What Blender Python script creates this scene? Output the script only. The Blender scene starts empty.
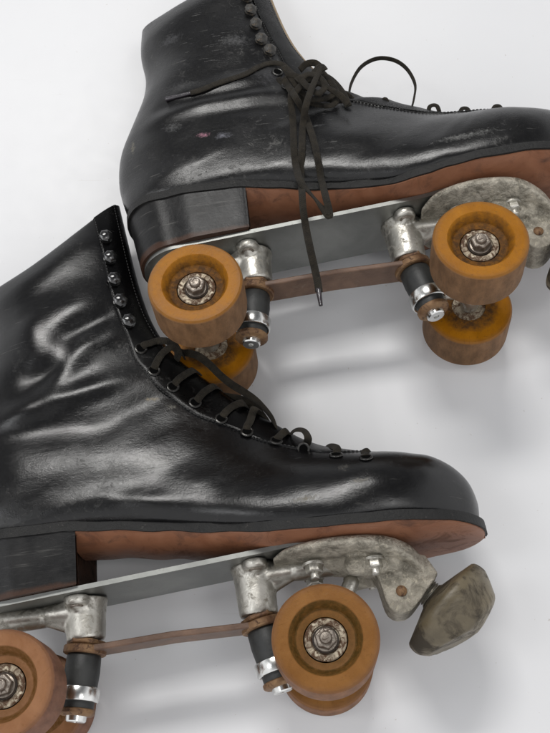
import bpy, bmesh, math, random
from mathutils import Vector, Matrix, noise
from mathutils.bvhtree import BVHTree
random.seed(7)
S = 0.001                                  # everything below is written in millimetres
C = bpy.context.scene.collection
PI = math.pi
# ------------------------------------------------------------------ materials
def new_mat(name):
    m = bpy.data.materials.new(name); m.use_nodes = True
    nt = m.node_tree; b = nt.nodes['Principled BSDF']
    return m, nt, b
class G:                                    # tiny node helper
    def __init__(s, nt):
        s.nt = nt; s.tc = nt.nodes.new('ShaderNodeTexCoord')
    def n(s, t, **k):
        x = s.nt.nodes.new(t)
        for a, v in k.items(): setattr(x, a, v)
        return x
    def l(s, a, b): s.nt.links.new(a, b)
    def co(s, scale=(1, 1, 1), rot=(0, 0, 0), out='Object', loc=(0, 0, 0)):
        mp = s.n('ShaderNodeMapping'); mp.inputs['Scale'].default_value = scale
        mp.inputs['Rotation'].default_value = rot; mp.inputs['Location'].default_value = loc
        s.l(s.tc.outputs[out], mp.inputs['Vector']); return mp.outputs[0]
    def noise(s, scale, detail=4, rough=.55, co=None, dist=0):
        x = s.n('ShaderNodeTexNoise'); x.inputs['Scale'].default_value = scale
        x.inputs['Detail'].default_value = detail; x.inputs['Roughness'].default_value = rough
        x.inputs['Distortion'].default_value = dist
        s.l(co if co else s.tc.outputs['Object'], x.inputs['Vector']); return x.outputs[0]
    def ramp(s, src, stops):
        x = s.n('ShaderNodeValToRGB'); e = x.color_ramp.elements
        while len(e) < len(stops): e.new(.5)
        for i, (p, c) in enumerate(stops):
            e[i].position = p; e[i].color = (c, c, c, 1) if isinstance(c, (int, float)) else (*c, 1)
        s.l(src, x.inputs[0]); return x.outputs[0]
    def mix(s, f, a, b, mode='MIX'):
        x = s.n('ShaderNodeMix', data_type='RGBA', blend_type=mode)
        for v, i in ((f, 0), (a, 6), (b, 7)):
            if isinstance(v, (int, float)): x.inputs[i].default_value = v if i == 0 else (v, v, v, 1)
            elif isinstance(v, tuple): x.inputs[i].default_value = (*v, 1)
            else: s.l(v, x.inputs[i])
        return x.outputs[2]
    def math(s, op, a, b=0.0):
        x = s.n('ShaderNodeMath', operation=op)
        for i, v in enumerate((a, b)):
            if isinstance(v, (int, float)): x.inputs[i].default_value = v
            else: s.l(v, x.inputs[i])
        return x.outputs[0]
    def bump(s, h, strength, dist, b, prev=None):
        x = s.n('ShaderNodeBump'); x.inputs['Strength'].default_value = strength
        x.inputs['Distance'].default_value = dist; s.l(h, x.inputs['Height'])
        if prev: s.l(prev, x.inputs['Normal'])
        if b: s.l(x.outputs[0], b.inputs['Normal'])
        return x.outputs[0]

def scratches(g, scale, stretch, rotz, lo, hi):
    c = g.co((scale, scale * stretch, scale), (0, 0, rotz))
    return g.ramp(g.noise(1, 3, .6, c, .4), [(lo, 0), (hi, 1)])

def leather(name, scuff=.5, marks=(), dust=.5, rough=.225):
    m, nt, b = new_mat(name); g = G(nt)
    pores = g.noise(950, 4, .65)
    wrk = g.noise(1, 5, .7, g.co((95, 330, 200), (0, 0, .25)), .8)
    fine = g.noise(430, 5, .6)
    big = g.noise(28, 5, .6, dist=.6)
    base = g.mix(g.ramp(big, [(.35, 0), (.75, 1)]), (.0016, .0016, .0020), (.0042, .0041, .0043))
    patch = g.ramp(g.noise(16, 4, .6), [(.47, 0), (.66, 1)])
    sc = g.math('MULTIPLY', g.ramp(g.noise(150, 7, .72, dist=1.5), [(.56, 0), (.68, 1)]), patch)
    s2 = g.math('MULTIPLY', scratches(g, 60, 14, .5, .66, .72), g.ramp(g.noise(22, 3), [(.5, 0), (.6, 1)]))
    s3 = g.math('MULTIPLY', scratches(g, 45, 18, -.9, .67, .72), g.ramp(g.noise(19, 3, co=g.co(loc=(3, 1, 2))), [(.52, 0), (.6, 1)]))
    al = g.math('MAXIMUM', g.math('MULTIPLY', sc, .55), g.math('MAXIMUM', g.math('MULTIPLY', s2, .38), g.math('MULTIPLY', s3, .35)))
    al = g.math('MULTIPLY', al, scuff)
    col = g.mix(al, base, (.13, .125, .115))
    film = g.math('MULTIPLY', g.ramp(g.noise(38, 6, .7, dist=.8), [(.42, 0), (.75, 1)]), .035 * dust)
    col = g.mix(film, col, (.16, .155, .145))
    ext = al
    for (x, u, r, c, k) in marks:                        # worn spots of their own place and shape
        mp = g.n('ShaderNodeMapping'); mp.inputs['Location'].default_value = (-x * S, -u * S, 0)
        g.l(g.tc.outputs['Object'], mp.inputs['Vector'])
        sep = g.n('ShaderNodeSeparateXYZ'); g.l(mp.outputs[0], sep.inputs[0])
        dx = g.math('DIVIDE', sep.outputs[0], r[0] * S); dy = g.math('DIVIDE', sep.outputs[1], r[1] * S)
        d = g.math('SQRT', g.math('ADD', g.math('MULTIPLY', dx, dx), g.math('MULTIPLY', dy, dy)))
        w = g.math('ADD', d, g.math('MULTIPLY', g.math('SUBTRACT', g.noise(420, 6, .7), .5), 3.2))
        f = g.math('MULTIPLY', g.math('MULTIPLY', g.ramp(w, [(.1, 1), (1.1, 0)]), g.ramp(g.noise(700, 6, .8, dist=1.), [(.42, .15), (.58, 1)])), k)
        col = g.mix(f, col, c); ext = g.math('MAXIMUM', ext, f)
    g.l(col, b.inputs['Base Color'])
    r = g.math('ADD', g.math('MULTIPLY', fine, .13), rough - .06)
    r = g.math('ADD', r, g.math('MULTIPLY', ext, .35))
    r = g.math('ADD', r, g.math('MULTIPLY', patch, .10))
    g.l(r, b.inputs['Roughness'])
    b.inputs['Specular IOR Level'].default_value = .42
    wr = g.noise(210, 5, .65, g.co((1, 1.8, 1), (0, 0, .35)), 1.2)
    n1 = g.bump(wr, .09, .0008, None)
    n2 = g.bump(pores, .22, .0003, None, g.bump(wrk, .09, .0008, None, n1))
    n3 = g.bump(g.noise(55, 3, .5), .12, .0016, None, n2)
    g.bump(al, .35, .0004, b, n3)
    return m

def simple(name, c1, c2, scale, rough=(.35, .6), metal=0., bump=.3, bd=.0006, dirt=None, dirt_amt=(.5, .65), spec=.5, detail=6, dscale=None):
    m, nt, b = new_mat(name); g = G(nt)
    n = g.noise(scale, detail, .62, dist=.5)
    col = g.mix(g.ramp(n, [(.35, 0), (.68, 1)]), c1, c2)
    r = g.math('ADD', g.math('MULTIPLY', n, rough[1] - rough[0]), rough[0])
    met = metal
    if dirt:
        dn = g.ramp(g.noise(dscale or scale * 2.3, 7, .72, g.co(loc=(5, 2, 7)), .8), [(dirt_amt[0], 0), (dirt_amt[1], 1)])
        col = g.mix(dn, col, dirt); r = g.math('ADD', r, g.math('MULTIPLY', dn, .35))
        if metal: 
            met = g.math('MULTIPLY', g.math('SUBTRACT', 1.0, g.math('MULTIPLY', dn, .85)), metal)
    g.l(col, b.inputs['Base Color']); g.l(r, b.inputs['Roughness'])
    if isinstance(met, float): b.inputs['Metallic'].default_value = met
    else: g.l(met, b.inputs['Metallic'])
    b.inputs['Specular IOR Level'].default_value = spec
    n1 = g.bump(g.noise(scale * 4, 5, .65), bump, bd, None)
    g.bump(n, bump * .7, bd * 2, b, n1)
    return m

def heel_leather(name):
    m, nt, b = new_mat(name); g = G(nt)
    lay = g.noise(1, 4, .6, g.co((6, 420, 6), (0, 0, .03)), .1)
    n = g.noise(60, 6, .65)
    col = g.mix(g.ramp(n, [(.35, 0), (.7, 1)]), (.006, .006, .0065), (.016, .0155, .0155))
    sc = g.math('MULTIPLY', scratches(g, 22, 26, .04, .60, .68), g.ramp(g.noise(30, 3), [(.42, 0), (.58, 1)]))
    s2 = g.math('MULTIPLY', scratches(g, 30, 18, .25, .66, .71), .7)
    f = g.math('MAXIMUM', sc, s2)
    col = g.mix(g.math('MULTIPLY', f, .34), col, (.17, .165, .155))
    # brown raw leather shows along the lowest lift
    sep = g.n('ShaderNodeSeparateXYZ'); g.l(g.tc.outputs['Object'], sep.inputs[0])
    h = g.math('ADD', sep.outputs[1], g.math('MULTIPLY', g.math('SUBTRACT', g.noise(90, 5, .7), .5), .006))
    h = g.math('SUBTRACT', h, g.math('MULTIPLY', sep.outputs[0], .03))
    edge = g.ramp(g.math('MULTIPLY', h, 10.0), [(.555, 1), (.578, 0)])
    col = g.mix(g.math('MULTIPLY', edge, .45), col, (.085, .035, .017))
    g.l(col, b.inputs['Base Color'])
    g.l(g.math('ADD', g.math('MULTIPLY', n, .25), .26), b.inputs['Roughness'])
    b.inputs['Specular IOR Level'].default_value = .24
    n1 = g.bump(lay, .16, .0005, None)
    g.bump(g.noise(300, 5, .6), .35, .0005, b, n1)
    return m

def lace_mat():
    m, nt, b = new_mat('braided_lace'); g = G(nt)
    uv = g.tc.outputs['UV']
    def wave(rx, sc):
        mp = g.n('ShaderNodeMapping'); mp.inputs['Rotation'].default_value = (0, 0, rx); g.l(uv, mp.inputs['Vector'])
        w = g.n('ShaderNodeTexWave'); w.inputs['Scale'].default_value = sc; w.inputs['Distortion'].default_value = .6
        g.l(mp.outputs[0], w.inputs['Vector']); return w.outputs['Fac']
    wv = g.math('MULTIPLY', g.math('MAXIMUM', wave(.6, .42), wave(-.6, .42)), .5)
    wv = g.math('ADD', wv, g.math('MULTIPLY', wave(PI / 2, .95), .55))
    n = g.noise(240, 5, .65)
    col = g.mix(g.ramp(n, [(.3, 0), (.72, 1)]), (.010, .0080, .0055), (.036, .029, .019))
    col = g.mix(g.math('MULTIPLY', wv, .7), g.mix(.45, col, (.006, .0055, .0045)), col)
    g.l(col, b.inputs['Base Color']); b.inputs['Roughness'].default_value = .8; b.inputs['Specular IOR Level'].default_value = .18
    b.inputs['Sheen Weight'].default_value = .04; b.inputs['Sheen Roughness'].default_value = .5
    n1 = g.bump(wv, .8, .0005, None)
    g.bump(g.noise(2200, 3, .6), .4, .0003, b, n1)
    return m

def wheel_mat(name, face1, face2, tread, dirtc, ring=False):
    m, nt, b = new_mat(name); g = G(nt)
    sep = g.n('ShaderNodeSeparateXYZ'); g.l(g.tc.outputs['Object'], sep.inputs[0])
    rr = g.math('SQRT', g.math('ADD', g.math('MULTIPLY', sep.outputs[0], sep.outputs[0]), g.math('MULTIPLY', sep.outputs[1], sep.outputs[1])))
    n = g.noise(55, 6, .65, dist=.6); fn = g.noise(420, 6, .7)
    col = g.mix(g.ramp(n, [(.32, 0), (.72, 1)]), face1, face2)
    col = g.mix(g.math('MULTIPLY', g.ramp(fn, [(.58, 0), (.72, 1)]), .45), col, dirtc)
    # dirty cone round the hub, worn tread at the rim
    rn = g.math('ADD', rr, g.math('MULTIPLY', g.math('SUBTRACT', g.noise(160, 6, .75), .5), .010))
    hub = g.ramp(g.math('MULTIPLY', rn, 20.0), [(.28, 1), (.345, .85), (.40, .30), (.425, 0)])
    if ring: hub = g.ramp(g.math('MULTIPLY', rr, 20.0), [(.27, .6), (.322, .35), (.334, .98), (.408, .92), (.4135, 0)])
    hub = g.math('MULTIPLY', hub, g.ramp(g.noise(260, 6, .75), [(.30, .35), (.6, 1)]))
    col = g.mix(hub, col, dirtc)
    wear = g.math('MULTIPLY', g.ramp(g.math('MULTIPLY', g.math('ADD', rr, g.math('MULTIPLY', g.math('SUBTRACT', g.noise(70, 5, .7), .5), .004)), 20.0), [(.52, 0), (.580, 1)]), .45)
    col = g.mix(wear, col, tuple(c * 1.0 for c in tread))
    nick = g.math('MULTIPLY', scratches(g, 70, 16, .8, .66, .71), .4); col = g.mix(nick, col, dirtc)
    tr = g.ramp(g.math('MULTIPLY', rr, 20.0), [(.584, 0), (.597, 1)])
    tn = g.noise(1, 5, .65, g.co((160, 160, 60)))
    tcol = g.mix(g.ramp(tn, [(.35, 0), (.66, 1)]), tread, tuple(c * 1.7 for c in tread))
    spk = g.ramp(g.noise(900, 3, .6), [(.63, 0), (.70, 1)])
    tcol = g.mix(g.math('MULTIPLY', spk, .55), tcol, (.03, .02, .012))
    col = g.mix(tr, col, tcol)
    g.l(col, b.inputs['Base Color'])
    r = g.math('ADD', g.math('MULTIPLY', n, .25), .24); r = g.math('ADD', r, g.math('MULTIPLY', g.math('MAXIMUM', tr, hub), .28))
    g.l(r, b.inputs['Roughness'])
    b.inputs['Specular IOR Level'].default_value = .14
    b.inputs['Subsurface Weight'].default_value = .12; b.inputs['Subsurface Radius'].default_value = (.004, .002, .0008)
    b.inputs['Subsurface Scale'].default_value = .5
    n1 = g.bump(g.noise(90, 4, .6), .25, .0008, None)
    n2 = g.bump(hub, .3, .0006, None, n1)
    g.bump(g.noise(800, 4, .7), .35, .0003, b, n2)
    return m

def table_mat():
    m, nt, b = new_mat('white_table'); g = G(nt)
    n = g.noise(5, 5, .6); f = g.noise(60, 6, .65)
    col = g.mix(g.ramp(n, [(.3, 0), (.7, 1)]), (.63, .632, .645), (.66, .662, .672))
    col = g.mix(g.math('MULTIPLY', g.ramp(f, [(.6, 0), (.8, 1)]), .10), col, (.62, .62, .62))
    hair = g.math('MULTIPLY', scratches(g, 9, 60, 1.1, .735, .745), .35)
    col = g.mix(hair, col, (.45, .42, .38))
    spk = g.math('MULTIPLY', g.ramp(g.noise(330, 2, .5), [(.745, 0), (.76, 1)]), .5)
    col = g.mix(spk, col, (.35, .3, .25))
    g.l(col, b.inputs['Base Color']); b.inputs['Roughness'].default_value = .42
    g.l(g.math('ADD', g.math('MULTIPLY', f, .14), .33), b.inputs['Roughness'])
    g.bump(g.noise(300, 4, .6), .10, .0003, b)
    return m

M = {}
M['lower'] = leather('black_leather_worn', .55, [(93, 170, (5, 1.6), (.33, .27, .17), .8), (104, 163, (4, 2), (.16, .15, .12), .6),
        (180, 82, (10, 2), (.16, .14, .10), .7), (215, 88, (7, 1.6), (.20, .18, .14), .6), (206, 99, (4, 3), (.15, .14, .12), .4), (60, 205, (14, 8), (.05, .05, .048), .5)])
M['upper'] = leather('black_leather_scuffed', 1.0, [(16, 137, (5, 2.6), (.42, .17, .24), .8), (30, 133, (6, 3.5), (.22, .22, .26), .55),
        (-36, 146, (1.8, 7), (.21, .19, .14), .8), (-5, 150, (7, 5), (.12, .12, .12), .5), (0, 246, (9, 6), (.07, .07, .075), .6), (48, 230, (14, 7), (.07, .07, .072), .7),
        (5, 190, (14, 5), (.06, .06, .06), .6), (190, 88, (22, 3.2), (.24, .24, .23), .55), (95, 131, (12, 1.2), (.10, .10, .10), .5), (70, 190, (12, 12), (.045, .045, .05), .6)], 1.0, .25)
M['heel'] = heel_leather('stacked_heel_leather')
M['lining'] = simple('tan_lining', (.20, .145, .09), (.30, .23, .15), 60, (.6, .8), bump=.4)
M['welt'] = simple('welt_edge', (.005, .005, .005), (.013, .0125, .012), 120, (.4, .65), bump=.7, bd=.0007, spec=.3, dirt=(.13, .12, .11), dirt_amt=(.63, .74))
M['sole'] = simple('sole_leather', (.19, .074, .036), (.27, .118, .062), 38, (.36, .58), bump=.5, bd=.0006, dirt=(.085, .036, .02), dirt_amt=(.50, .72), dscale=55)
M['breast'] = simple('heel_breast', (.045, .020, .010), (.11, .045, .022), 50, (.5, .7), bump=.5, dirt=(.02, .012, .008), dirt_amt=(.5, .65))
M['plate'] = simple('plate_aluminium', (.21, .215, .205), (.31, .315, .30), 26, (.36, .52), 1., .14, .0004, dirt=(.22, .21, .18), dirt_amt=(.60, .78), dscale=300)
M['cast'] = simple('cast_aluminium', (.42, .405, .365), (.64, .62, .57), 55, (.30, .48), 1., .35, .0007, dirt=(.15, .135, .105), dirt_amt=(.50, .66), dscale=130)
M['crust'] = simple('crusted_casting', (.20, .185, .15), (.56, .52, .44), 120, (.40, .7), .7, 1., .0014, dirt=(.66, .60, .48), dirt_amt=(.55, .72), dscale=300)
M['chrome'] = simple('chromed_steel', (.60, .60, .585), (.78, .78, .76), 70, (.14, .32), 1., .15, .0003, dirt=(.20, .16, .10), dirt_amt=(.60, .74), dscale=160)
M['rubber'] = simple('black_rubber', (.012, .013, .013), (.024, .025, .024), 90, (.4, .62), bump=.3, dirt=(.08, .08, .07), dirt_amt=(.62, .8))
M['rust'] = simple('rusty_brass', (.11, .050, .021), (.26, .155, .075), 85, (.4, .7), .35, .6, .0007, dirt=(.05, .022, .012), dirt_amt=(.52, .64))
M['bar'] = simple('brown_bar', (.085, .045, .027), (.16, .092, .058), 60, (.38, .6), .15, .5, .0006, dirt=(.24, .20, .155), dirt_amt=(.60, .72), dscale=110)
M['bearing'] = simple('bearing_shield', (.30, .25, .18), (.50, .44, .34), 130, (.35, .6), .6, .6, .0005, dirt=(.075, .036, .016), dirt_amt=(.42, .55), dscale=230)
M['nut'] = simple('steel_nut', (.18, .155, .13), (.34, .30, .26), 140, (.26, .48), .9, .4, .0005, dirt=(.05, .028, .016), dirt_amt=(.50, .64))
M['grease'] = simple('greasy_recess', (.012, .008, .005), (.04, .026, .015), 200, (.5, .8), bump=.8)
M['stop'] = simple('toe_stop_rubber', (.080, .062, .034), (.165, .135, .085), 30, (.32, .55), bump=.4, bd=.0008, dirt=(.028, .020, .010), dirt_amt=(.47, .60), dscale=48)
M['hook'] = simple('black_enamel', (.006, .006, .006), (.012, .012, .012), 160, (.08, .22), bump=.2, spec=.9, dirt=(.10, .08, .05), dirt_amt=(.62, .74))
M['void'] = simple('dark_hole', (.001, .001, .001), (.002, .002, .002), 100, (.8, .9), spec=.05)
M['worn'] = simple('worn_hook', (.008, .0078, .0075), (.03, .026, .02), 160, (.3, .55), bump=.5, dirt=(.12, .085, .05), dirt_amt=(.54, .68))
M['eyelet'] = simple('eyelet_metal', (.035, .034, .032), (.08, .078, .075), 160, (.18, .36), .9, .3)
M['thread'] = simple('thread', (.012, .012, .012), (.03, .029, .027), 200, (.6, .8))
M['lace'] = lace_mat()
M['aglet'] = simple('aglet_plastic', (.008, .006, .008), (.02, .014, .02), 100, (.12, .3), spec=.8)
M['amber'] = wheel_mat('amber_wheel', (.235, .088, .003), (.33, .130, .005), (.11, .060, .030), (.05, .025, .010))
M['tan'] = wheel_mat('tan_wheel', (.165, .070, .017), (.235, .106, .028), (.13, .064, .034), (.062, .034, .006), True)
M['rose'] = wheel_mat('rose_wheel', (.205, .092, .040), (.275, .135, .066), (.12, .058, .036), (.10, .045, .008), True)

# ------------------------------------------------------------------ object helpers
def tag(o, label=None, cat=None, group=None, kind=None):
    for k, v in (('label', label), ('category', cat), ('group', group), ('kind', kind)):
        if v: o[k] = v
    return o
def link(name, bm, mat, parent=None, smooth=True, loc=(0, 0, 0), remesh=None, bevel=None, sub=0, smooth_it=0, rot=None, angle=None):
    me = bpy.data.meshes.new(name)
    bmesh.ops.recalc_face_normals(bm, faces=bm.faces)
    for v in bm.verts: v.co *= S
    bm.to_mesh(me); bm.free()
    if smooth: me.polygons.foreach_set('use_smooth', [True] * len(me.polygons))
    me.materials.append(M[mat] if isinstance(mat, str) else mat)
    if angle is not None: me.set_sharp_from_angle(angle=math.radians(angle))
    o = bpy.data.objects.new(name, me); C.objects.link(o)
    o.location = Vector(loc) * S
    if rot: o.rotation_euler = rot
    if parent: o.parent = parent
    if bevel:
        b = o.modifiers.new('b', 'BEVEL'); b.width = bevel * S; b.segments = 3; b.limit_method = 'ANGLE'; b.angle_limit = math.radians(40); b.harden_normals = False
    if remesh:
        r = o.modifiers.new('r', 'REMESH'); r.mode = 'VOXEL'; r.voxel_size = remesh * S; r.use_smooth_shade = True
        if smooth_it:
            s = o.modifiers.new('s', 'SMOOTH'); s.factor = .6; s.iterations = smooth_it
    if sub:
        s = o.modifiers.new('ss', 'SUBSURF'); s.levels = sub; s.render_levels = sub
    return o
def frame_of(d):
    d = Vector(d).normalized(); a = Vector((0, 0, 1)) if abs(d.z) < .9 else Vector((1, 0, 0))
    x = a.cross(d).normalized(); return x, d.cross(x), d
def lathe(bm, p0, d, prof, n=48):
    """revolve prof [(dist along d, radius)...] about the line p0 + t d"""
    x, y, z = frame_of(d); p0 = Vector(p0); rings = []
    for t, r in prof:
        c = p0 + z * t
        if r < 1e-6: rings.append([bm.verts.new(c)])
        else: rings.append([bm.verts.new(c + (x * math.cos(2 * PI * k / n) + y * math.sin(2 * PI * k / n)) * r) for k in range(n)])
    for a, b in zip(rings, rings[1:]):
        for k in range(n):
            k2 = (k + 1) % n
            f = [a[k % len(a)], a[k2 % len(a)], b[k2 % len(b)], b[k % len(b)]]
            u = []
            for v in f:
                if v not in u: u.append(v)
            if len(u) > 2:
                try: bm.faces.new(u)
                except ValueError: pass
    for r in (rings[0], rings[-1]):
        if len(r) > 1:
            try: bm.faces.new(r)
            except ValueError: pass
def capsule(bm, a, b, r1, r2=None, sc=(1, 1, 1), n=20):
    r2 = r1 if r2 is None else r2; a = Vector(a); b = Vector(b); d = b - a; L = d.length
    prof = [(-r1 * math.cos(t * PI / 12), r1 * math.sin(t * PI / 12)) for t in range(0, 7)]
    prof += [(L + r2 * math.sin(t * PI / 12), r2 * math.cos(t * PI / 12)) for t in range(0, 7)]
    prof[0] = (-r1, 0); prof[-1] = (L + r2, 0)
    k = len(bm.verts); bm.verts.ensure_lookup_table(); lathe(bm, a, d, prof, n); bm.verts.ensure_lookup_table()
    m = (a + b) / 2
    for v in list(bm.verts)[k:]:
        v.co = Vector(((v.co.x - m.x) * sc[0] + m.x, (v.co.y - m.y) * sc[1] + m.y, (v.co.z - m.z) * sc[2] + m.z))
def prism(bm, pts, z0, z1):
    a = [bm.verts.new((x, y, z0)) for x, y in pts]; b = [bm.verts.new((x, y, z1)) for x, y in pts]
    n = len(pts); bm.faces.new(a); bm.faces.new(b)
    for i in range(n): bm.faces.new((a[i], a[(i + 1) % n], b[(i + 1) % n], b[i]))
def hexnut(bm, p, d, r, h, dome=0.):
    x, y, z = frame_of(d); p = Vector(p)
    prof = [(0, r), (h - r * .12, r), (h, r * .86)]
    rings = [[bm.verts.new(p + z * t + (x * math.cos(k * PI / 3) + y * math.sin(k * PI / 3)) * q) for k in range(6)] for t, q in prof]
    bm.faces.new(rings[0]); bm.faces.new(rings[-1])
    for a, b in zip(rings, rings[1:]):
        for k in range(6): bm.faces.new((a[k], a[(k + 1) % 6], b[(k + 1) % 6], b[k]))
def cr(P, n):
    """Catmull-Rom through P (tuples of any length), n samples per span"""
    out = []; m = len(P)
    for i in range(m - 1):
        p0, p1, p2, p3 = P[max(i - 1, 0)], P[i], P[i + 1], P[min(i + 2, m - 1)]
        for k in range(n):
            t = k / n
            out.append(tuple(.5 * (2 * b + (c - a) * t + (2 * a - 5 * b + 4 * c - d) * t * t + (3 * b - a - 3 * c + d) * t ** 3) for a, b, c, d in zip(p0, p1, p2, p3)))
    out.append(tuple(P[-1])); return out
def lerp_tab(tab, x):
    if x <= tab[0][0]: return tab[0][1]
    for (a, p), (b, q) in zip(tab, tab[1:]):
        if x <= b:
            t = (x - a) / (b - a); t = t * t * (3 - 2 * t); return p + (q - p) * t
    return tab[-1][1]

# ------------------------------------------------------------------ the boot
#  back/bottom curve point, front/top curve point, half width on the bottom curve, greatest half width, where along, roundness
ST = [(-24, 283, 78, 339, 0, 20, .48, 2.0), (-26.5, 256, 82, 308, 0, 27, .48, 2.1), (-24.5, 228, 85.5, 281, 0, 29, .47, 2.1),
      (-28.5, 204, 90, 255, 0, 31, .46, 2.1), (-38.5, 178, 96, 233, 0, 32, .45, 2.1), (-48, 154, 106, 211, 0, 33, .42, 2.1),
      (-51, 132, 119, 195, 0, 34, .38, 2.1), (-49, 112, 133, 182, 2, 35, .34, 2.1), (-43, 95, 146, 170, 9, 36, .28, 2.1),
      (-25, 94.5, 157, 161, 25, 36, .26, 2.1), (0, 94, 168, 152, 32, 36, .24, 2.1), (30, 93.5, 179, 144, 31, 36, .24, 2.1),
      (60, 91, 189, 137, 28, 37, .25, 2.1), (92, 86, 199, 131, 28, 39, .26, 2.2), (125, 79, 209, 127, 34, 43, .26, 2.3),
      (160, 72, 221, 122.5, 43, 48, .24, 2.4), (195, 68.5, 234, 118.5, 48, 51, .22, 2.5), (222, 67, 247, 114.5, 47, 50, .22, 2.5),
      (244, 66, 261, 110, 42, 45, .24, 2.5), (260, 64.5, 272, 104.5, 34, 37, .26, 2.4), (272, 63.5, 280, 98, 24, 28, .3, 2.3),
      (280, 62.8, 285.5, 90, 14, 19, .36, 2.2), (285, 62.5, 288.5, 80, 5, 9, .4, 2.0), (286.5, 62.5, 288.5, 72, 0.5, 2, .4, 2.0)]
NS = 9
SEC = cr(ST, NS)
KIND = 'lower'
def fdel(x, kind): return lerp_tab([(45, 0), (83, -3), (109, -4), (138, -4.5), (158, -1.5), (175, 2), (200, 4.5), (228, 6.5), (287, 9)], x) if kind == 'upper' else 0
def feather(x):  return fdel(x, KIND) + lerp_tab([(-45, 94.5), (30, 93.5), (60, 91), (92, 86), (125, 79), (160, 72), (195, 68.5), (222, 67), (260, 64.5), (287, 62.5)], x)
def plan(x):
    if x < -20: t = max(0, min(1, (x + 46) / 26)); return 29 * math.sqrt(1 - (1 - t) ** 2)
    if x > 222: t = max(0, min(1, (288 - x) / 66)); return 48.5 * (1 - (1 - t) ** 2.3) ** (1 / 2.0)
    return lerp_tab([(-20, 29), (0, 32), (30, 31), (60, 28), (92, 27.5), (125, 33), (160, 43), (195, 48.5), (222, 48.5)], x)
def seg_d(p, a, b):
    ax, ay = a; bx, by = b; dx, dy = bx - ax, by - ay
    t = max(0, min(1, ((p[0] - ax) * dx + (p[1] - ay) * dy) / (dx * dx + dy * dy + 1e-9)))
    return math.hypot(p[0] - ax - dx * t, p[1] - ay - dy * t), t
CREASES = {
 'lower': [((-8, 165), (34, 175), 6, 3.2), ((34, 175), (75, 186), 5, 2.4), ((28, 183), (52, 212), 5, 2.6), ((52, 212), (80, 226), 6, 2.0),
           ((10, 240), (26, 205), 12, 3.5), ((26, 238), (64, 250), 11, 2.8), ((-4, 156), (60, 152), 8, -3.2), ((60, 152), (100, 170), 7, -2.6),
           ((18, 192), (40, 200), 6, -2.8), ((40, 222), (66, 236), 5, -2.2), ((-8, 128), (48, 124), 10, 2.6), ((60, 127), (100, 133), 10, 1.4), ((48, 116), (90, 112), 6, -1.6),
           ((28, 103), (60, 106), 3.5, 1.6), ((60, 106), (105, 92), 4, 1.8), ((150, 86), (235, 80), 8, 1.2), ((110, 120), (150, 105), 7, -1.2), ((-16, 262), (-12, 215), 5, -2.)],
 'upper': [((-25, 160), (20, 167), 5, 1.8), ((20, 167), (85, 172), 5, 2.0), ((0, 178), (65, 190), 5, 1.8), ((-14, 172), (60, 178), 4, -1.8), ((20, 158), (90, 158), 6, -2.0),
           ((30, 200), (70, 205), 6, -1.2), ((90, 118), (140, 108), 14, 2.2), ((140, 92), (170, 84), 9, 1.6), ((-10, 235), (30, 215), 14, -1.8), ((60, 120), (72, 150), 7, -1.3)]}
def crease(kind, x, u):
    s = 0
    for a, b, w, h in CREASES[kind]:
        d, t = seg_d((x, u), a, b); s += .95 * h * math.exp(-(d / (1.25 * w + 1)) ** 2) * (.35 + .65 * math.sin(PI * min(1, max(0, .1 + .8 * t))))
    s *= lerp_tab([(112, .45), (150, .62), (182, 1)], u) if kind == 'lower' else .7
    s += .55 * noise.noise(Vector((x / 26, u / 22, 3.1 if kind == 'lower' else 9.7)))
    s += .12 * noise.noise(Vector((x / 9, u / 8, 1.7)))
    return s
def half_w(sec, v):
    _, _, _, _, wb, hw, v0, n = sec
    if v <= v0: a = (v0 - v) / v0; return wb + (hw - wb) * max(0, 1 - a ** 2.2) ** (1 / 2.2)
    a = min(1, (v - v0) / (1 - v0)); return hw * max(0, 1 - a ** n) ** (1 / n)
def boot_pt(kind, i, v, side=1, off=0):
    sec = SEC[i]; bx, bu, fx, fu = sec[:4]
    if kind == 'lower': bu -= max(0, 8 - i * .5); fu -= lerp_tab([(160, 0), (190, 2.6), (225, 3.4), (250, 1), (265, 0)], fx)
    if kind == 'upper': bu += fdel(bx, kind); fu += lerp_tab([(104, 0), (122, -5), (138, -2), (160, 8), (185, 10.5), (215, 9), (240, 8.5), (264, 10.5), (289, 10)], fx)
    x = bx + (fx - bx) * v; u = bu + (fu - bu) * v
    if i < 14:                                   # the cuff edge dips a little at the back
        u += -13 * math.sin(PI * v ** .8) * (1 - i / 14) ** 2
    w = half_w(sec, v)
    k = min(1, w / 16)
    if side < 0: w *= 1 - .8 * math.exp(-((x - 118) / 42) ** 2 - ((u - 186) / 36) ** 2)
    w += (crease(kind, x, u) if side > 0 else .6 * crease(kind, x + 40, u)) * k * k
    dz = 6.5 * v ** 8 * math.exp(-((fx - 112) / 34) ** 2) if kind == 'lower' else 0
    return Vector((x, u, side * (w + off) + dz))
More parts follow.
